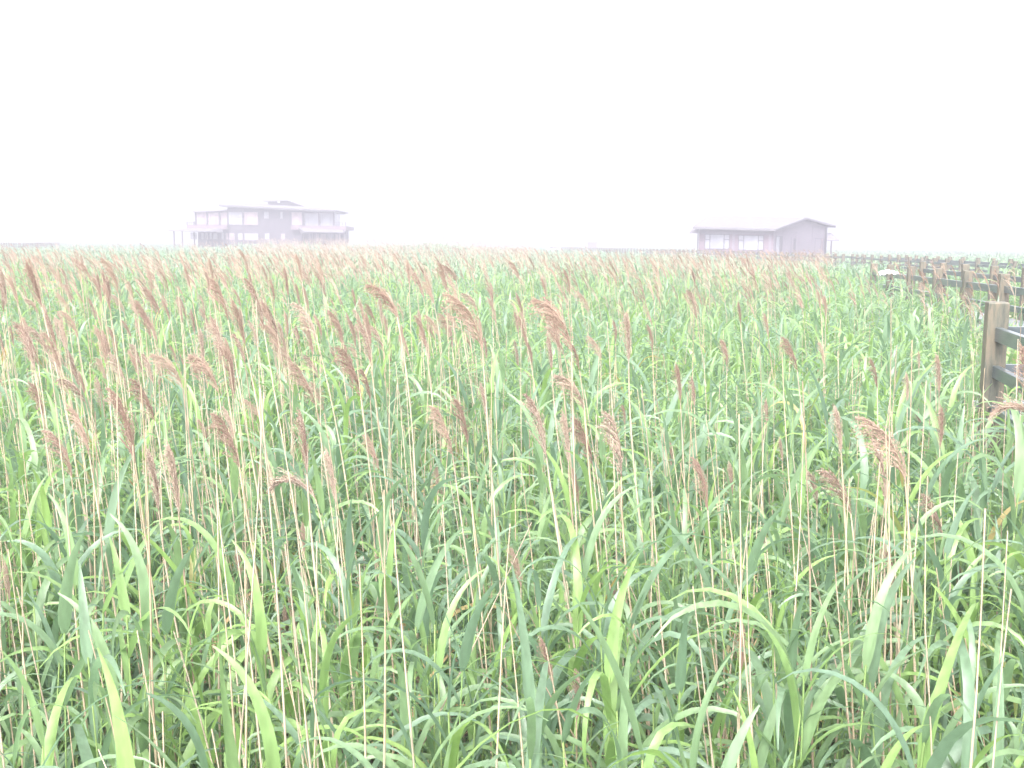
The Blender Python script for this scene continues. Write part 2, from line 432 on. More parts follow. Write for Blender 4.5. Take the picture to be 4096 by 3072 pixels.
# base x,y, tip x,y in the 2212 px wide view; assumed plume length; label
HERO = [
 (858,684,790,608,.30,'tall pale reed whose arched plume rises highest above the middle of the marsh'),
 (1042,757,955,632,.34,'tall thick-stemmed reed with long mauve plume sweeping left, at the centre of the photo'),
 (570,712,530,600,.32,'reed with upright dense plume, the right one of the tall pair left of centre'),
 (530,748,500,640,.32,'reed with upright dense plume, the left one of the tall pair left of centre'),
 (682,722,620,655,.28,'reed with loose wind-combed plume just right of the tall pair left of centre'),
 (802,790,770,690,.30,None),(800,865,775,790,.26,None),
 (1235,760,1155,635,.34,'reed with long mauve plume sweeping left, right of the central tall reed'),
 (1252,800,1228,738,.24,None),(1262,885,1200,800,.28,None),(1358,785,1345,670,.32,'reed with blunt upright bushy plume right of the middle'),
 (1228,1005,1210,880,.34,'reed with dense dark upright plume just below the middle of the photo'),
 (1342,1030,1300,880,.36,'reed with broad fluffy brown plume beside the dense dark upright one'),
 (1010,960,975,850,.30,None),(978,985,925,870,.30,None),(1050,900,1035,820,.25,None),
 (386,1110,362,940,.36,'reed with narrow dark-brown spindle plume in the lower left'),
 (335,910,285,810,.30,None),(395,840,335,755,.30,None),
 (292,1000,240,830,.38,'reed with long soft pinkish plume leaning over tan stems on the left'),
 (155,1030,90,925,.34,'reed with wide ragged fan of a plume near the left edge'),
 (185,870,130,810,.26,None),(75,800,35,700,.32,None),(130,800,95,710,.28,None),(480,770,450,680,.28,None),
 (682,1078,572,1022,.34,'reed whose plume bends over to the left like a hook, left of centre'),
 (725,1090,700,960,.32,'reed with slim brown spindle plume right of the hooked plume'),
 (1250,1090,1230,1000,.28,None),(1580,1080,1570,990,.26,None),
 (1838,1110,1760,1010,.32,'reed with full rust-brown plume arching left in the lower right'),
 (1765,1090,1735,1010,.26,None),(1795,1112,1793,1060,.2,None),
 (2035,1160,1985,1060,.30,'reed with whitish-tipped ragged brown plume in the lower right, near the edge'),
 (2160,1150,2130,1100,.22,None),
 (1925,1300,1905,1180,.28,'reed with clotted wet brown plume in the lower right'),
 (1874,1322,1862,1250,.22,None),(2068,1280,2072,1210,.2,None),
 (1895,840,1870,770,.27,None),(1722,800,1685,725,.3,None),(1985,800,1980,755,.24,None),(2030,970,2025,870,.28,None),
 (1995,940,1970,880,.26,None),(1655,930,1650,860,.26,None),(1470,870,1455,780,.30,None),(1298,780,1265,725,.27,None),
 (1600,700,1590,650,.28,None),(945,1070,940,1000,.24,None),(655,1205,662,1120,.24,None),(622,1380,612,1300,.2,None),
 (864,1490,950,1475,.26,'short broken reed whose pale plume arches over to the right, at the bottom'),
 (1125,1270,1095,1170,.26,None),(1082,1200,1068,1130,.22,None),(1275,1330,1268,1260,.2,None),(1365,1330,1300,1262,.24,None),
 (1195,1480,1160,1360,.24,None),(1245,1560,1240,1430,.24,'low reed with tight rust-brown spindle plume at the bottom, right of the middle'),
 (1600,1450,1606,1330,.24,None),(1635,1505,1640,1410,.2,'short reed with a tuft of white fluff on its brown plume, near the bottom right'),
 (20,1300,12,1200,.24,None),(30,1500,0,1400,.26,None),
 (2238,905,2186,735,.36,'reed with big red-brown plume at the right edge in front of the fence'),
 (2250,925,2140,858,.30,'reed whose red-brown plume droops left at the right edge below the fence rails'),
 (920,750,895,680,.28,None),(1570,790,1552,730,.28,None),(1192,800,1180,720,.28,None),(1150,790,1135,735,.25,None),
 (230,790,205,700,.3,None),(560,905,520,860,.24,None),(450,960,425,900,.24,None),(40,660,20,590,.3,None),(70,600,62,555,.3,None),
 (145,620,135,580,.3,None),(1410,760,1395,700,.28,None),(1780,790,1765,735,.25,None),(1350,920,1340,870,.22,None),
 (1690,1000,1680,940,.22,None),(1450,1010,1445,950,.24,None),(1340,1110,1335,1040,.24,None),(520,1260,510,1180,.2,None),
 (60,1250,50,1190,.2,None),(1960,870,1952,800,.24,None),(1330,740,1322,690,.26,None),(1500,880,1490,810,.24,None),
]
heroes_xy = []
for bx, by, tx, ty, L, lab in HERO:
    s = 1024 / 2212; bx, by, tx, ty = bx*s, by*s, tx*s, ty*s
    plen = math.hypot(bx - tx, by - ty)
    L *= .76; d = L * F / plen
    for _ in range(60):
        pb = at(bx, by, d)
        if pb.z > 2.62: d *= 1.03
        elif pb.z < .8: d *= .97
        else: break
    right = tx > bx + 12
    tilt = math.atan2(bx - tx, by - ty)
    if right: tilt = abs(tilt)
    else: tilt = max(tilt, .02)
    flowering(pb, tilt, plen * d / F, lab, right=right)
    heroes_xy.append((pb.x, pb.y))

# remaining plumed reeds: nearest become things, the rest one mass
X, Y = scatter(3.3, 12, 8.5, 1.13, 1.5); k = rng.random(len(X)) < plume_density(X, Y); X, Y = X[k], Y[k]
k = np.ones(len(X), bool)
for hx, hy in heroes_xy: k &= (np.hypot(X - hx, Y - hy) > .12)
X, Y = X[k], Y[k]
o = np.argsort(Y); X, Y = X[o], Y[o]
inview = np.abs(X) < .52 * Y + .1
idx = np.where(inview)[0][:300 - len(HERO)]
for i in idx:
    d = Y[i]
    h = min(2.55, rng.normal(2.12, .26)); lim = 2.9 - .30 * d if d < 4.5 else 9
    h = min(h, max(1.2, lim + .45 + rng.uniform(-.3, .1)))
    h = max(1.65, h)
    flowering((X[i], Y[i], h), R(abs(rng.normal(15, 10)) + 3), rng.uniform(.19, .30))
rest = np.ones(len(X), bool); rest[idx] = False
def flower_full(seed, lod):
    r = random.Random(seed); H = 2.25; p = PT()
    zs = np.linspace(0 if lod < 2 else 1.2, H, {0: 7, 1: 5, 2: 3, 3: 2}[lod]); bx = r.uniform(-.14, -.02)
    pts = np.stack([bx * (zs / H) ** 2, 0 * zs, zs], 1)
    V, Q = tube_geo(pts, {0: .004, 1: .0045, 2: .006, 3: .01}[lod], {0: .002, 1: .003, 2: .005, 3: .008}[lod], 3); p.add(V, Q, r.random() * .3, 1)
    b1 = r.uniform(20, 60); V, Q, va, m = plume_arrays(seed + 50, lod, r.uniform(.24, .32), (6, b1), r.uniform(.7, 1.2))
    p.V.append(V + pts[-1]); p.Q.append(Q + p.n); p.var.append(va); p.m.append(m); p.n += len(V)
    return p.arrays()
def spread(vars_, X, Y, sc_fn, rz_fn, lean=(.0, .05)):
    out = []; which = rng.integers(0, len(vars_), len(X))
    Z = ground_z(X, Y)
    for j, v in enumerate(vars_):
        k = which == j; n = int(k.sum())
        out.append((v, np.stack([X[k], Y[k], Z[k] - .02], 1), rz_fn(n), sc_fn(X[k], Y[k]), np.stack([rng.normal(lean[0], lean[1], n), rng.normal(0, .05, n)], 1), rng.random(n)))
    return out
rzf = lambda n: rng.normal(0, .35, n)
fl1 = [flower_full(300 + i, 1) for i in range(8)]
fl2 = [flower_full(330 + i, 2) for i in range(8)]; fl3 = [flower_full(360 + i, 3) for i in range(6)]
hs = lambda lo, hi: (lambda x, y: rng.uniform(lo, hi, len(x)))
parts = spread(fl1, X[rest], Y[rest], hs(.86, 1.08), rzf, (-.03, .05))
X, Y = scatter(12, 34, 5.5); k = rng.random(len(X)) < plume_density(X, Y); parts += spread(fl1, X[k], Y[k], hs(.88, 1.10), rzf, (-.03, .05))
X, Y = scatter(34, 85, 2.0); k = rng.random(len(X)) < plume_density(X, Y); parts += spread(fl2, X[k], Y[k], hs(.92, 1.14), rzf, (-.03, .05))
X, Y = scatter(85, 172, 1.0); k = rng.random(len(X)) < plume_density(X, Y) * 1.2; parts += spread(fl3, X[k], Y[k], hs(.98, 1.2), rzf, (-.03, .04))
merged('plumed_reeds', parts, [M_PLUME, M_CANE], ('distant mass of brown plumed reeds fading into the fog', 'reeds'))

# ------------------------------------------------------------------ leafy reeds
N_INDIV = 90
lib = []
for i in range(14):
    sp, lv = leafy_variant(500 + i, 0)
    V, Q = tube_geo(sp, .0048, .0024, 6, nodes=True)
    stem = np_mesh('stem', V, Q, np.full(len(V), .3), [M_GSTEM])
    lm = [np_mesh('leaf', V, Q, np.full(len(V), va * .25), [M_LEAF]) for (V, Q), va in lv]
    p = PT()
    for (V, Q), va in lv: p.add(V, Q, va * .25, 0)
    a = p.arrays(); fol = np_mesh('foliage', a[0], a[1], a[2], [M_LEAF])
    lib.append((stem, lm, fol))
X, Y = scatter(1.75, 10, 37, 1.13, 1.5)
X = np.append(X, [-.60, -.47, .60, -.2]); Y = np.append(Y, [1.42, 1.5, 1.5, 1.55])
o = np.argsort(Y); X, Y = X[o], Y[o]
near_h = lambda x, y: canopy(x, y) * rng.uniform(.74, 1.10, len(x))
SC = near_h(X, Y)
inview = np.where(np.abs(X) < .50 * Y + .05)[0]
pick = inview[:300]
GROUP_L = 'green leafy reeds standing in the marsh'
LABEL_L = 'green leafy reed with long arching blades and no plume, in the marsh foreground'
for c, i in enumerate(pick):
    stem, lm, fol = lib[rng.integers(0, len(lib))]
    root = empty('leafy_reed', (X[i], Y[i], float(ground_z(X[i], Y[i])) - .01))
    root.rotation_euler = (rng.normal(0, .05), rng.normal(-.02, .06), rng.choice([0, math.pi]) + rng.normal(0, .7))
    root.scale = (1, 1, 1)
    s = float(SC[i]); root.scale = (s, s, s)
    link('stem', stem, root)
    if c < N_INDIV:
        for l in lm: link('leaf', l, root)
    else: link('foliage', fol, root)
    tag(root, LABEL_L, 'reed', GROUP_L)
rest = np.ones(len(X), bool); rest[pick] = False
rz2 = lambda n: rng.choice([0, math.pi], n) + rng.normal(0, .75, n)
rz3 = lambda n: rng.uniform(0, 2 * math.pi, n)
lf0 = [leafy_arrays(500 + i, 0) for i in range(14)]
lf1 = [leafy_arrays(520 + i, 1) for i in range(14)]
lf2 = [leafy_arrays(540 + i, 2) for i in range(10)]; lf3 = [leafy_arrays(560 + i, 3) for i in range(8)]
cs = lambda lo, hi: (lambda x, y: canopy(x, y) * rng.uniform(lo, hi, len(x)))
parts = spread(lf0, X[rest], Y[rest], lambda x, y: near_h(x, y), rz2, (-.01, .06))
X, Y = scatter(10, 32, 26); parts += spread(lf1, X, Y, cs(.80, 1.08), rz2, (-.02, .06))
merged('leafy_reeds', parts, [M_LEAF, M_GSTEM], ('dense mass of green leafy reeds behind the nearest ones', 'reeds'))
X, Y = scatter(32, 120, 4.2); parts = spread(lf2, X, Y, cs(.86, 1.04), rz3, (-.02, .05))
X, Y = scatter(120, 420, .36); parts += spread(lf3, X, Y, cs(.84, .97), rz3, (0, .03))
merged('reed_bed', parts, [M_FARLEAF, M_GSTEM], ('far green reed bed stretching to the foggy horizon', 'reeds'))

# ------------------------------------------------------------------ dry canes
cane_lib = []; cane_arr = []
for i in range(10):
    r = random.Random(900 + i); H = [2.0, 1.8, 1.9, 1.5, 1.3, 2.1, 1.7, 1.0, 1.95, 1.6][i]
    zs = np.linspace(0, H, 14); l = r.uniform(-.16, .10)
    pts = np.stack([l * (zs / H) ** 1.7 + .006 * np.sin(zs * 5 + i), r.uniform(-.05, .05) * zs / H, zs], 1)
    V, Q = tube_geo(pts, .0056, .0014, 6, nodes=True)
    cane_lib.append(np_mesh('dry_cane', V, Q, np.full(len(V), r.random()), [M_CANE]))
    V2, Q2 = tube_geo(pts[::3], .0046, .0024, 3); cane_arr.append((V2, Q2, np.full(len(V2), r.random()), np.zeros(len(Q2), int)))
X, Y = scatter(1.9, 12, 25, 1.12, 1.4)
cl = .6 + .7 * np.sin(X * 2.1 + 1.5 * np.sin(Y * 1.3)) * np.cos(Y * 1.7 + .5 * X) + np.where(X < 0, .2, -.12)
k = rng.random(len(X)) < np.clip(cl, .12, 1); X, Y = X[k], Y[k]; o = np.argsort(Y); X, Y = X[o], Y[o]
inview = np.where(np.abs(X) < .50 * Y + .05)[0]; pick = inview[:300]
GROUP_C = 'bare dry reed canes'
for i in pick:
    o = link('dry_cane', cane_lib[rng.integers(0, 10)], None, (X[i], Y[i], float(ground_z(X[i], Y[i])) - .02))
    o.rotation_euler = (rng.normal(0, .035), rng.normal(-.045, .04), rng.uniform(-.6, .6))
    if rng.random() < .04: o.rotation_euler[1] = rng.choice([-1, 1]) * rng.uniform(.3, .6)
    s = rng.uniform(.95, 1.3)
    o.scale = (1, 1, s)
    tag(o, 'bare straw-coloured reed cane without leaves or plume, among the green reeds', 'cane', GROUP_C)
rest = np.ones(len(X), bool); rest[pick] = False
parts = spread(cane_arr, X[rest], Y[rest], hs(.8, 1.15), rzf, (-.03, .05))
X, Y = scatter(12, 34, 2); parts += spread(cane_arr, X, Y, hs(.9, 1.15), rzf, (-.03, .05))
merged('dry_canes', parts, [M_CANE], ('mass of straw-coloured canes standing among the reeds further off', 'canes'))

# ------------------------------------------------------------------ undergrowth
def tuft(seed, dead):
    r = random.Random(seed); p = PT()
    for i in range(9):
        V, Q = leaf_geo((r.uniform(-.08, .08), r.uniform(-.08, .08), r.uniform(0, .5)), r.uniform(0, 6.28), R(r.uniform(35, 88)), R(r.uniform(20, 140)),
                        r.uniform(.3, .7), r.uniform(.008, .022), r.uniform(-1.5, 1.5), 5, False)
        p.add(V, Q, r.random(), 1 if (dead and i < 6) else 0)
    return p.arrays()
tf = [tuft(700 + i, i % 3 == 0) for i in range(12)]
X, Y = scatter(1.5, 13, 24, 1.13, 1.5); parts = spread(tf, X, Y, hs(.7, 1.5), rz3)
merged('undergrowth', parts, [M_LEAF, M_DEAD], ('tangled low green and withered blades at the foot of the reeds', 'undergrowth'))

# ------------------------------------------------------------------ fences and boardwalk
PT_TOP = EYE - .39; DECK = 1.5
post_me = MB().box(-.075, .075, -.075, .075, -.05, PT_TOP).mesh('post', M_POST, .012)
def walk_line(pts, step):
    pts = [Vector((*p, 0)) for p in pts]; out = []; acc = 0
    out.append((pts[0], (pts[1] - pts[0]).normalized()))
    for a, b in zip(pts, pts[1:]):
        L = (b - a).length; d = (b - a) / L; t = step - acc
        while t <= L + 1e-6:
            out.append((a + d * t, d)); t += step
        acc = (L - (t - step))
    return out
def offset_poly(pts, w):
    out = []
    for i, p in enumerate(pts):
        a = Vector(pts[max(0, i - 1)]); b = Vector(pts[min(len(pts) - 1, i + 1)]); d = (b - a).normalized()
        out.append((p[0] + d.y * w, p[1] - d.x * w))
    return out
def fence(pts, label, step=2.0, rails=((.19, .105), (.48, .09), (.78, .09)), group=None, rail_w=.05, side=1, skip=()):
    root = empty('wooden_fence', (pts[0][0], pts[0][1], float(ground_z(*pts[0]))))
    o = root.location.copy()
    for i, (p, d) in enumerate(walk_line(pts, step)):
        if i in skip: continue
        c = link('post', post_me, root, (p.x - o.x, p.y - o.y, 0)); c.rotation_euler = (random.gauss(0, .006), random.gauss(0, .006), math.atan2(d.y, d.x))
    for dz, h in rails:
        for a, b in zip(pts, pts[1:]):
            a2 = Vector((*a, PT_TOP - dz - h / 2)) - Vector((o.x, o.y, 0)); b2 = Vector((*b, PT_TOP - dz - h / 2)) - Vector((o.x, o.y, 0))
            ln = (b2 - a2).length
            me = MB().box(0, ln, -rail_w / 2, rail_w / 2, -h / 2, h / 2).mesh('rail', M_RAIL, .004)
            r = link('rail', me, root, a2); r.rotation_euler = (0, 0, math.atan2((b2 - a2).y, (b2 - a2).x))
    tag(root, label, 'fence', group); return root
def deck(pts, w, name, label):
    L = walk_line(pts, .16); mb = MB()
    for i, (p, d) in enumerate(L):
        n = Vector((-d.y, d.x, 0)) * (w / 2); q = d * .07; z = DECK + random.uniform(-.003, .003)
        c = [p - q - n, p + q - n, p + q + n, p - q + n]
        mb.slab([(v.x, v.y, z) for v in c], .04)
    o = mb.build(name, M_DECK); tag(o, label, kind='structure')
    mb = MB()
    for a, b in zip(pts, pts[1:]):
        d = (Vector(b) - Vector(a)).normalized()
        for s_ in (-.85, .85):
            mb.bar((a[0] - d.y * s_ * w / 2 * .98, a[1] + d.x * s_ * w / 2 * .98, DECK - .13), (b[0] - d.y * s_ * w / 2 * .98, b[1] + d.x * s_ * w / 2 * .98, DECK - .13), .08, .16)
    for i, (p, d) in enumerate(walk_line(pts, 2.0)):
        for s_ in (-.7, .7): mb.box(p.x - d.y * s_ * w / 2 - .07, p.x - d.y * s_ * w / 2 + .07, p.y + d.x * s_ * w / 2 - .07, p.y + d.x * s_ * w / 2 + .07, -.1, DECK - .22)
    o2 = mb.build(name + '_frame', M_RAIL); tag(o2, label + ', its bearers and piles', kind='structure')

A = (3.69, 8.0)
f1 = fence([A, (3.22, 6.0), (2.64, 3.9), (1.95, 1.4), (1.4, -.9)], 'near dark rail fence at the right edge, its end post ringed with pale wire', 2.15)
# end post: a wider, more mottled post than the rest, carries wire loop
wpts = [(-.079, -.079), (.079, -.079), (.079, .079), (-.079, .079), (-.079, -.079)]
a0 = math.atan2(-2.0, -.47); wm = MB()
for p, q in zip(wpts, wpts[1:]):
    wm.bar((p[0], p[1], 0), (q[0], q[1], 0), .004, .005)
w = wm.build('wire', M_WIRE, f1, 0, (0, 0, PT_TOP - .105)); w.rotation_euler = (R(.8), 0, a0)
fence([(3.78, 8.02), (6.2, 8.05), (9.0, 9.2)], 'dark fence running off to the right from the near wire-ringed post', 2.42, skip=(0,))
nf = [(NEAR_W, 12.6), (8.98 + .05, 26.55)]
fence(nf, 'weathered fence on the near side of the middle boardwalk, white cloth on its rail', 2.0)
fence([(9.05, 12.9), (11.2, 28.9)], 'weathered fence on the far side of the middle boardwalk', 2.0)
FARP = [(x * .82, y * .82) for x, y in [(19.0, 33.0), (19.5, 36), (20.4, 42.5), (22.5, 58), (25, 78)]]
FARQ = [(20.6, 66), (21, 93), (20.5, 118)]
FARR = [(20.3, 120), (8, 235)]
fence(FARP, 'long grey fence crossing behind the middle boardwalk on the right, its near side', 2.1, rails=((.17, .1), (.5, .09)))
fence(offset_poly(FARP, 1.8), 'long grey fence crossing behind the middle boardwalk on the right, its far side', 2.1, rails=((.17, .1), (.5, .09)))
fence(FARQ, 'hazy fence passing in front of the one-storey building, its near side', 2.0, rails=((.17, .1), (.5, .09)))
fence(offset_poly(FARQ, 1.8), 'hazy fence passing in front of the one-storey building, its far side', 2.0, rails=((.17, .1), (.5, .09)))
fence(FARR, 'farthest foggy fence between the white van and the one-storey building, its near side', 2.0, rails=((.17, .1), (.5, .09)))
fence(offset_poly(FARR, 1.8), 'farthest foggy fence between the white van and the one-storey building, its far side', 2.0, rails=((.17, .1), (.5, .09)))
LF = [(x * 1.3, y * 1.3) for x, y in [(-54.4, 112), (-56.0, 124), (-68.5, 160)]]
fence(LF, 'pale foggy fence at the far left edge beyond the reeds, its near side', 2.05, rails=((.17, .1), (.5, .09)))
fence(offset_poly(LF, -1.7), 'pale foggy fence at the far left edge beyond the reeds, its far side', 2.05, rails=((.17, .1), (.5, .09)))
deck([(4.35, 8.85), (9.6, 8.95)], 1.65, 'boardwalk', 'grey plank boardwalk beyond the near post at the right edge')
deck([(8.2, 9.8), (8.25, 12.6), (10.1, 27.6)], 1.6, 'boardwalk_path', 'plank boardwalk between the two middle fences')
deck([(4.72, 7.98), (3.6, 4), (2.3, -1)], 1.7, 'near_boardwalk', 'plank boardwalk beside the photographer')
deck([(p[0] + .8, p[1]) for p in FARP + FARQ + FARR], 1.5, 'far_boardwalk', 'hazy boardwalk between the far fences')

# white cloth lying on the top rail of the middle fence
def cloth():
    p = Vector((8.52, 24.0, PT_TOP - .19)); V = []; nx, ny = 14, 6
    for j in range(ny + 1):
        for i in range(nx + 1):
            u = i / nx - .5; v = j / ny - .5
            z = .035 + .05 * (1 - abs(2 * u)) ** .8 - .20 * max(0, abs(v) - .12) + .012 * math.sin(i * 1.7 + j)
            V.append((u * .46, v * .22 * (1 - .5 * abs(u)), z))
    F_ = [(j * (nx + 1) + i, j * (nx + 1) + i + 1, (j + 1) * (nx + 1) + i + 1, (j + 1) * (nx + 1) + i) for j in range(ny) for i in range(nx)]
    me = bpy.data.meshes.new('white_cloth'); me.from_pydata(V, [], F_); me.materials.append(M_CLOTH)
    o = link('white_cloth', me, None, p); o.rotation_euler = (0, 0, R(8))
    s = o.modifiers.new('s', 'SOLIDIFY'); s.thickness = .006
    tag(o, 'white cloth lying over the rail of the middle fence', 'cloth')
cloth()

# ------------------------------------------------------------------ two-storey building (left, far)
def left_building():
    D = 180.0; s = D / (F * 4 * 2.949); X0 = (262.4 - 512) / F * D; HZ = 640
    root = empty('two_storey_building', (X0, D, 0))
    tag(root, 'hazy two-storey building with long sloping roof and glazed upper floor, on the left horizon', 'building')
    def Q(zx, zy, w=0): return ((zx - 1090) * s, w, (HZ - zy) * s + EYE)
    GY = HZ + EYE / s
    def bx(mb, x0, x1, y0, y1, w0, w1):
        a = Q(x0, y1); b = Q(x1, y0); return mb.box(a[0], b[0], w0, w1, a[2], b[2])
    # main wall follows the roof line
    mb = MB(); mb.hexa([Q(703, GY), Q(1575, GY), Q(1575, 250), Q(703, 222), Q(703, GY, 11), Q(1575, GY, 11), Q(1575, 250, 11), Q(703, 222, 11)])
    mb.build('wall', M_WALLD, root)
    mb = MB(); bx(mb, 330, 700, 492, GY, .9, 9); mb.build('wall', M_WALLD, root)
    mb = MB(); bx(mb, 1578, 2074, 490, GY, .9, 3.5); mb.build('wall', M_WALLD, root)
    mb = MB(); bx(mb, 325, 700, 440, 446, .3, 8); bx(mb, 325, 700, 283, 297, .1, 8); mb.build('beam', M_TRIM, root)
    mb = MB(); bx(mb, 340, 700, 297, 440, 1.0, 7.5); mb.build('wall', M_WALLR, root)
    mb = MB(); bx(mb, 1580, 1925, 297, 445, 2.6, 7.5); mb.build('wall', M_PANEW, root)
    mb = MB(); mb.slab([Q(310, 287, -.5), Q(701, 268, -.5), Q(701, 268, 8.5), Q(310, 287, 8.5)], .18); mb.build('flat_roof', M_SOFFIT, root)
    mb = MB(); bx(mb, 235, 702, 447, 490, -.6, 8); mb.build('balcony', M_WALLR, root)
    mb = MB(); bx(mb, 1452, 2092, 446, 490, -1.0, 8); mb.build('balcony', M_WALLR, root)
    # main roof
    fl, fr = Q(630, 212, -1.4), Q(1972, 262, -1.4); rl, rr = Q(985, 182, 6), Q(1560, 206, 6); bl, brr = Q(630, 212, 13), Q(1972, 262, 13)
    mb = MB(); mb.slab([fl, fr, rr, rl], .22); mb.slab([rl, rr, brr, bl], .22); mb.slab([fl, rl, bl], .22); mb.slab([fr, brr, rr], .22)
    rf = mb.build('roof', M_ROOF, root)
    mb = MB(); bx(mb, 700, 1940, 262, 292, 1.2, 1.5); mb.build('beam', M_TRIM, root)
    mb = MB(); mb.slab([Q(660, 216, -1.2), Q(1945, 266, -1.2), Q(1945, 268, 11.5), Q(700, 219, 11.5)], .3); mb.build('soffit', M_SOFFIT, root)
    # raised monitor
    mb = MB(); mb.hexa([Q(1098, 200, 5), Q(1530, 210, 5), Q(1345, 152, 5), Q(1098, 158, 5), Q(1098, 200, 9), Q(1530, 210, 9), Q(1345, 152, 9), Q(1098, 158, 9)])
    mon = mb.build('monitor', M_TRIM, root)
    mb = MB(); mb.slab([Q(1038, 146, 4.4), Q(1342, 139, 4.4), Q(1342, 139, 9.6), Q(1038, 146, 9.6)], .12); mb.slab([Q(1342, 139, 4.4), Q(1545, 206, 4.4), Q(1545, 206, 9.6), Q(1342, 139, 9.6)], .12)
    mb.build('monitor_roof', M_SOFFIT, mon)
    mb = MB(); bx(mb, 1212, 1240, 150, 170, 4.85, 4.98); mb.build('white_box', M_WHITE, mon)  # small plain white block on the front of the monitor
    # porch roofs
    mb = MB(); mb.slab([Q(80, 514, -3.5), Q(500, 522, -3.5), Q(645, 482, -.7), Q(250, 484, -.7)], .12); mb.slab([Q(500, 522, -3.5), Q(660, 524, -.8), Q(645, 482, -.7)], .1); mb.build('porch_roof', M_ROOF, root)
    mb = MB(); mb.slab([Q(1640, 512, -3.5), Q(2098, 518, -3.5), Q(2090, 492, -1.1), Q(1540, 466, -1.1)], .12); mb.slab([Q(1640, 512, -3.5), Q(1540, 466, -1.1), Q(1570, 530, -1.1)], .1); mb.build('porch_roof', M_ROOF, root)
    mb = MB(); bx(mb, 1600, 2095, 515, 528, -3.4, -3.2); mb.build('beam', M_TRIM, root)
    # posts
    for x, y0, y1, w in [(325, 285, 446, 0), (460, 285, 446, 0), (605, 280, 446, 0), (704, 262, 446, -.15), (882, 262, 446, -.15), (1580, 262, 446, .2), (1762, 265, 446, .2), (1937, 266, 446, .2),
                         (140, 515, GY, -3.3), (235, 515, GY, -3.3), (325, 520, GY, -1), (460, 520, GY, -1), (882, 520, GY, -.2), (1690, 520, GY, -3), (1762, 520, GY, -3), (1935, 520, GY, -3), (2025, 520, GY, -3), (2086, 490, GY, -3)]:
        mb = MB(); bx(mb, x - 6, x + 7, y0, y1, w, w + .22); mb.build('post', M_TRIM, root)
    # railings
    for x0, x1, y0, w in [(236, 322, 412, -.5), (1940, 2090, 406, -.9)]:
        mb = MB(); bx(mb, x0, x1, y0, y0 + 5, w, w + .08); bx(mb, x0, x1, y0 + 22, y0 + 25, w, w + .06)
        x = x0
        while x <= x1: bx(mb, x, x + 4, y0, 448, w, w + .07); x += 24 if x0 < 1000 else 36
        bx(mb, x1 - 6, x1 + 4, y0 - 6, 448, w - .03, w + .1); bx(mb, x0 - 3, x0 + 6, y0 - 4, 448, w - .03, w + .1)
        mb.build('railing', M_TRIM, root)
    # windows: x0,x1,y0,y1,w, pane material, mullions
    W = [(332, 450, 300, 442, .2, M_PANE, (362, 420)), (468, 592, 300, 442, .2, M_PANE, (498, 562)), (612, 694, 298, 442, .2, M_PANE, (640,)),
         (714, 874, 292, 440, -.12, M_PANEW, (748, 836)), (893, 1056, 290, 440, -.12, M_PANE, (925, 1022)), (1130, 1180, 285, 366, -.12, M_PANEW, (1155,)),
         (1318, 1346, 285, 366, -.12, M_PANEW, ()), (1450, 1570, 286, 440, -.12, M_PANE, (1480, 1540)), (1590, 1752, 296, 443, .6, M_PANEW, (1635,)), (1772, 1928, 296, 443, .6, M_PANEW, (1800, 1890)),
         (248, 320, 534, 612, .7, M_PANEW, (284,)), (372, 402, 534, 612, .7, M_PANEW, ()), (430, 452, 534, 612, .7, M_PANE, ()), (470, 496, 534, 612, .7, M_PANEW, ()), (514, 560, 534, 612, .7, M_PANEW, (536,)),
         (610, 636, 534, 612, .7, M_PANEW, ()), (660, 698, 534, 612, .7, M_PANE, ()), (715, 778, 536, 616, -.12, M_PANE, (752,)), (818, 874, 536, 616, -.12, M_PANEW, (848,)),
         (893, 1056, 534, 618, -.12, M_PANEW, (948, 1012)), (1132, 1186, 534, 606, -.12, M_PANEW, (1158,)), (1320, 1370, 536, 606, -.12, M_PANE, ()),
         (1640, 1680, 532, 622, .7, M_PANED, ()), (1704, 1756, 534, 622, .7, M_PANE, ()), (1772, 1842, 534, 622, .7, M_PANE, (1808,)), (1852, 1922, 534, 622, .7, M_PANED, (1888,)),
         (1946, 2012, 534, 622, .7, M_PANE, (1980,)), (2040, 2074, 534, 622, .7, M_PANEW, ())]
    for x0, x1, y0, y1, w, pm, mul in W:
        mb = MB(); t = 5
        bx(mb, x0, x1, y0, y0 + t, w, w + .12); bx(mb, x0, x1, y1 - t, y1, w, w + .12); bx(mb, x0, x0 + t, y0 + t, y1 - t, w, w + .12); bx(mb, x1 - t, x1, y0 + t, y1 - t, w, w + .12)
        for m in mul: bx(mb, m - 2, m + 2, y0 + t, y1 - t, w + .01, w + .1)
        wn = mb.build('window', M_SOFFIT, root)
        mb = MB(); bx(mb, x0 + t, x1 - t, y0 + t, y1 - t, w + .05, w + .08); mb.build('pane', pm, wn)
left_building()

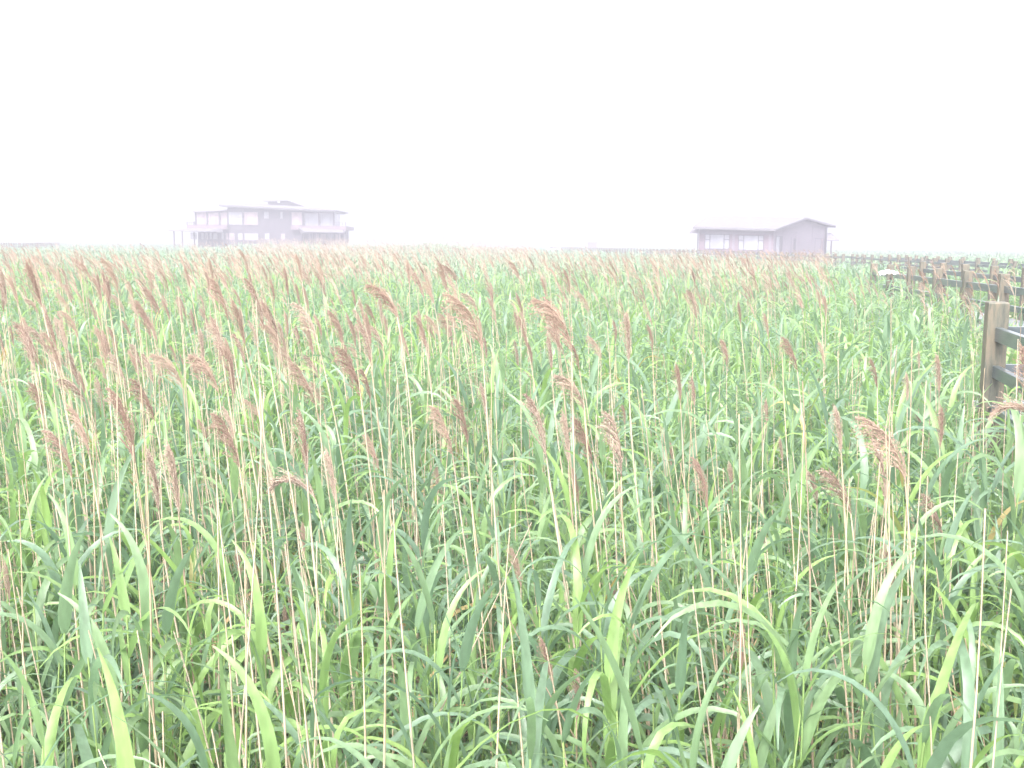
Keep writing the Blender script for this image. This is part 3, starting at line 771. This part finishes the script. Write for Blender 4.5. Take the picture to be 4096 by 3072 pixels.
# ------------------------------------------------------------------ one-storey building (right)
def right_building():
    D = 124.0; s = D / (F * 4 * 2.765); X0 = (771 - 512) / F * D; HZ = 484
    root = empty('one_storey_building', (X0, D, 0))
    tag(root, 'hazy single-storey building with pale low gable roof, on the right horizon', 'building')
    def Q(zx, zy, w=0):
        k = (D + w) / D; return ((X0 + (zx - 1200) * s) * k - X0, w, (HZ - zy) * s * k + EYE)
    GY = HZ + EYE / s
    def wl(x):
        pa, pb = (Q(370, 300, 5.5), Q(1185, 300, 0)) if x < 1185 else (Q(1185, 300, 0), Q(1765, 300, 9.8))
        m = (pb[0] - pa[0]) / (pb[1] - pa[1]); g = (X0 + (x - 1200) * s) / D
        return (pa[0] - pa[1] * m - g * D + X0) / (g - m)
    def pan(mb, x0, x1, y0, y1, off=-.08, th=.1, y0b=None):
        y0b = y0 if y0b is None else y0b
        f = [Q(x0, y1, wl(x0) + off), Q(x1, y1, wl(x1) + off), Q(x1, y0b, wl(x1) + off), Q(x0, y0, wl(x0) + off)]
        return mb.hexa(f + [(p[0], p[1] + th, p[2]) for p in f])
    a, b, c = Q(370, 288, 5.5), Q(1185, 300, 0), Q(1765, 262, 9.8); pk = Q(1500, 182, 5.0)
    a0, b0, c0 = Q(370, GY, 5.5), Q(1185, GY, 0), Q(1765, GY, 9.8)
    d = (a[0] + c[0] - b[0], 15.3, a[2]); d0 = (d[0], 15.3, a0[2]); pk2 = (pk[0] + a[0] - b[0], 10.5, pk[2])
    mb = MB(); mb.poly([a, b, a0, b0], [(0, 1, 3, 2)]); mb.poly([a, a0, d0, d, pk2], [(0, 1, 2, 3, 4)]); mb.poly([d, d0, c0, c], [(0, 1, 2, 3)]); mb.build('wall', M_WALLR, root)
    mb = MB(); mb.poly([b, pk, c, c0, b0], [(0, 1, 2, 3, 4)]); mb.build('wall', M_WALLW, root)
    # roof slabs
    e1, e2, r1, r2 = Q(298, 272, 4.6), Q(1212, 290, -1.0), Q(462, 158, 10.6), Q(1540, 164, 4.6)
    g1 = Q(1862, 248, 10.6); g2 = (g1[0] - 9.0, 17.5, g1[2] + .1)
    mb = MB(); mb.slab([e1, e2, r2, r1], .26); mb.slab([r2, g1, g2, r1], .26)
    rf = mb.build('roof', M_ROOF, root)
    mb = MB(); mb.hexa([Q(1212, 303, -1.02), Q(1540, 178, 4.5), Q(1540, 170, 4.5), Q(1212, 292, -1.05), Q(1212, 303, -.9), Q(1540, 178, 4.62), Q(1540, 170, 4.62), Q(1212, 292, -.93)])
    mb.hexa([Q(1540, 178, 4.5), Q(1862, 262, 10.5), Q(1862, 254, 10.5), Q(1540, 170, 4.5), Q(1540, 178, 4.62), Q(1862, 262, 10.62), Q(1862, 254, 10.62), Q(1540, 170, 4.62)])
    mb.build('fascia', M_SOFFIT, rf)
    for x in (750, 1150, 1300, 1450, 1622, 1758):
        mb = MB(); pan(mb, x - 12, x + 12, 302 if x < 1200 else {1300: 272, 1450: 225, 1622: 225, 1758: 268}[x], GY, -.12, .1); mb.build('pilaster', M_WALLW if x != 1758 else M_TRIM, root)
    mb = MB(); pan(mb, 372, 1180, 292, 350, -.05, .04); mb.build('eave_band', M_SOFFIT, root)
    for x0, x1, y0, y1, mul, tr in [(433, 706, 352, 516, (490, 645), 408), (802, 1080, 360, 526, (860, 1020), 412)]:
        mb = MB(); t = 6
        pan(mb, x0, x1, y0, y0 + t); pan(mb, x0, x1, y1 - t, y1); pan(mb, x0, x0 + t, y0, y1, -.085); pan(mb, x1 - t, x1, y0, y1, -.085)
        for m in mul: pan(mb, m - 4, m + 4, y0, y1, -.09)
        pan(mb, x0, mul[0], tr, tr + 7, -.095); pan(mb, mul[1], x1, tr, tr + 7, -.095)
        w_ = mb.build('window', M_TRIM, root)
        mb = MB(); pan(mb, x0 + t, x1 - t, y0 + t, y1 - t, -.03, .02); mb.build('pane', M_PANEW, w_)
    for nm, x0, x1, y0, y1, pm, sh in [('door', 1212, 1262, 368, 600, M_PANEW, 22), ('window', 1378, 1412, 374, 556, M_PANE, 20), ('window', 1640, 1732, 388, 556, M_PANE, 0)]:
        mb = MB(); t = 6
        pan(mb, x0, x1, y0, y0 + t); pan(mb, x0, x0 + t, y0, y1, -.085); pan(mb, x1 - t, x1 + sh, y0, y1, -.085); pan(mb, x0, x1, y1 - t, y1, -.09)
        if x0 == 1640: pan(mb, 1708, 1713, y0, y1, -.09); pan(mb, 1713, 1732, 432, 438, -.095)
        w_ = mb.build(nm, M_TRIM, root)
        mb = MB(); pan(mb, x0 + t, x1 - t, y0 + t, y1 - t, -.03, .02); mb.build('pane', pm, w_)
    # lean-to at the left end and porch at the right end
    mb = MB(); mb.slab([Q(262, 338, 5), Q(368, 336, 5), Q(368, 288, 6.2), Q(300, 290, 7.2)], .1); mb.build('porch_roof', M_ROOF, root)
    mb = MB(); p = Q(354, GY, 5.3); q = Q(366, 336, 5.3); mb.box(p[0], q[0], 5.3, 5.5, p[2], q[2]); mb.build('post', M_TRIM, root)
    mb = MB(); mb.slab([Q(1772, 405, 8.6), Q(1905, 402, 10.2), Q(1822, 328, 12), Q(1772, 325, 10)], .12); mb.build('porch_roof', M_SOFFIT, root)
    mb = MB(); p = Q(1818, GY, 9.3); q = Q(1831, 405, 9.3); mb.box(p[0], q[0], 9.3, 9.5, p[2], q[2]); mb.build('post', M_TRIM, root)
right_building()

# ------------------------------------------------------------------ small far things
def van():
    root = empty('white_van', tuple(at(555, 254, 246))[:2] + (1.1,))
    mb = MB(); L = 2.0
    prof = [(-L, .2), (L, .2), (L, .75), (1.72, .95), (1.2, 1.72), (1.0, 1.8), (-1.8, 1.8), (-L, 1.7)]
    n = len(prof); V = [(x, -.8, z) for x, z in prof] + [(x, .8, z) for x, z in prof]
    mb.poly(V, [tuple(range(n)), tuple(range(2*n-1, n-1, -1))] + [(i, (i+1) % n, (i+1) % n + n, i + n) for i in range(n)])
    mb.build('body', M_WHITE, root, .05)
    for x in (-1.2, 1.25):
        for y in (-.78, .78):
            V, Q = tube_geo([(x, y - .1, .3), (x, y - .0999, .3), (x, y + .1, .3)], .3, .3, 14)
            ang = np.arange(14) * 2 * math.pi / 14
            mb = MB(); ring = [(x + .3 * math.cos(t), y - .1, .3 + .3 * math.sin(t)) for t in ang] + [(x + .3 * math.cos(t), y + .1, .3 + .3 * math.sin(t)) for t in ang]
            mb.poly(ring, [tuple(range(14)), tuple(range(27, 13, -1))] + [(i, (i+1) % 14, (i+1) % 14 + 14, i + 14) for i in range(14)])
            mb.build('wheel', M_TYRE, root)
    mb = MB(); mb.box(-1.5, .9, -.815, -.805, 1.1, 1.5); mb.build('side_window', M_PANEW, root)
    tag(root, 'white van half hidden behind the far end of the farthest foggy fence', 'van')
van()
def hut():
    p = at(592, 247, 300); root = empty('hut', (p.x, p.y, 0))
    MB().box(-1.25, 1.25, -1, 1, 0, 3.55).build('wall', M_WALLR, root)
    MB().slab([(-1.5, -1.3, 3.75), (1.5, -1.3, 3.75), (1.5, 1.3, 3.95), (-1.5, 1.3, 3.95)], .18).build('roof', M_SOFFIT, root)
    tag(root, 'tiny faint brown hut on the horizon between the two buildings', 'hut')
hut()

# ------------------------------------------------------------------ haze, sky, sun
def haze():
    o = MB().box(-950, 950, -320, 1040, -1.2, 14).build('haze', M_WHITE)
    m = bpy.data.materials.new('haze'); m.use_nodes = True; nt = m.node_tree; nt.nodes.clear()
    out = nt.nodes.new('ShaderNodeOutputMaterial'); v = nt.nodes.new('ShaderNodeVolumePrincipled')
    v.inputs['Color'].default_value = (.438, .436, .488, 1); v.inputs['Density'].default_value = .0052
    v.inputs['Anisotropy'].default_value = 0.0
    nt.links.new(v.outputs[0], out.inputs['Volume'])
    o.data.materials.clear(); o.data.materials.append(m)
    tag(o, 'pale fog over the whole marsh', kind='stuff')
haze()

EL, AZ = 52, 200
w = bpy.data.worlds.new('World'); scene.world = w; w.use_nodes = True
nt = w.node_tree; bg = nt.nodes['Background']
sky = nt.nodes.new('ShaderNodeTexSky'); sky.sky_type = 'NISHITA'; sky.sun_disc = False
sky.sun_elevation = R(EL); sky.sun_rotation = R(AZ); sky.air_density = 1; sky.dust_density = 5; sky.ozone_density = 1
hs_ = nt.nodes.new('ShaderNodeHueSaturation'); hs_.inputs['Saturation'].default_value = .2
nt.links.new(sky.outputs[0], hs_.inputs['Color']); nt.links.new(hs_.outputs[0], bg.inputs['Color'])
bg.inputs['Strength'].default_value = .12
sd = bpy.data.lights.new('sun', 'SUN'); sd.energy = 1.0; sd.angle = R(25); sd.color = (1, .97, .93)
so = bpy.data.objects.new('sun', sd); col.objects.link(so)
sv = Vector((math.sin(R(AZ)) * math.cos(R(EL)), math.cos(R(AZ)) * math.cos(R(EL)), math.sin(R(EL))))
so.rotation_euler = sv.to_track_quat('Z', 'Y').to_euler()

vs = scene.view_settings; vs.view_transform = 'Standard'; vs.look = 'None'; vs.gamma = 1; vs.exposure = 2.75
cy = scene.cycles
cy.max_bounces = 8; cy.diffuse_bounces = 4; cy.glossy_bounces = 2; cy.transmission_bounces = 4; cy.transparent_max_bounces = 8; cy.volume_bounces = 0
cy.use_denoising = True
cy.use_adaptive_sampling = True; cy.adaptive_threshold = .02
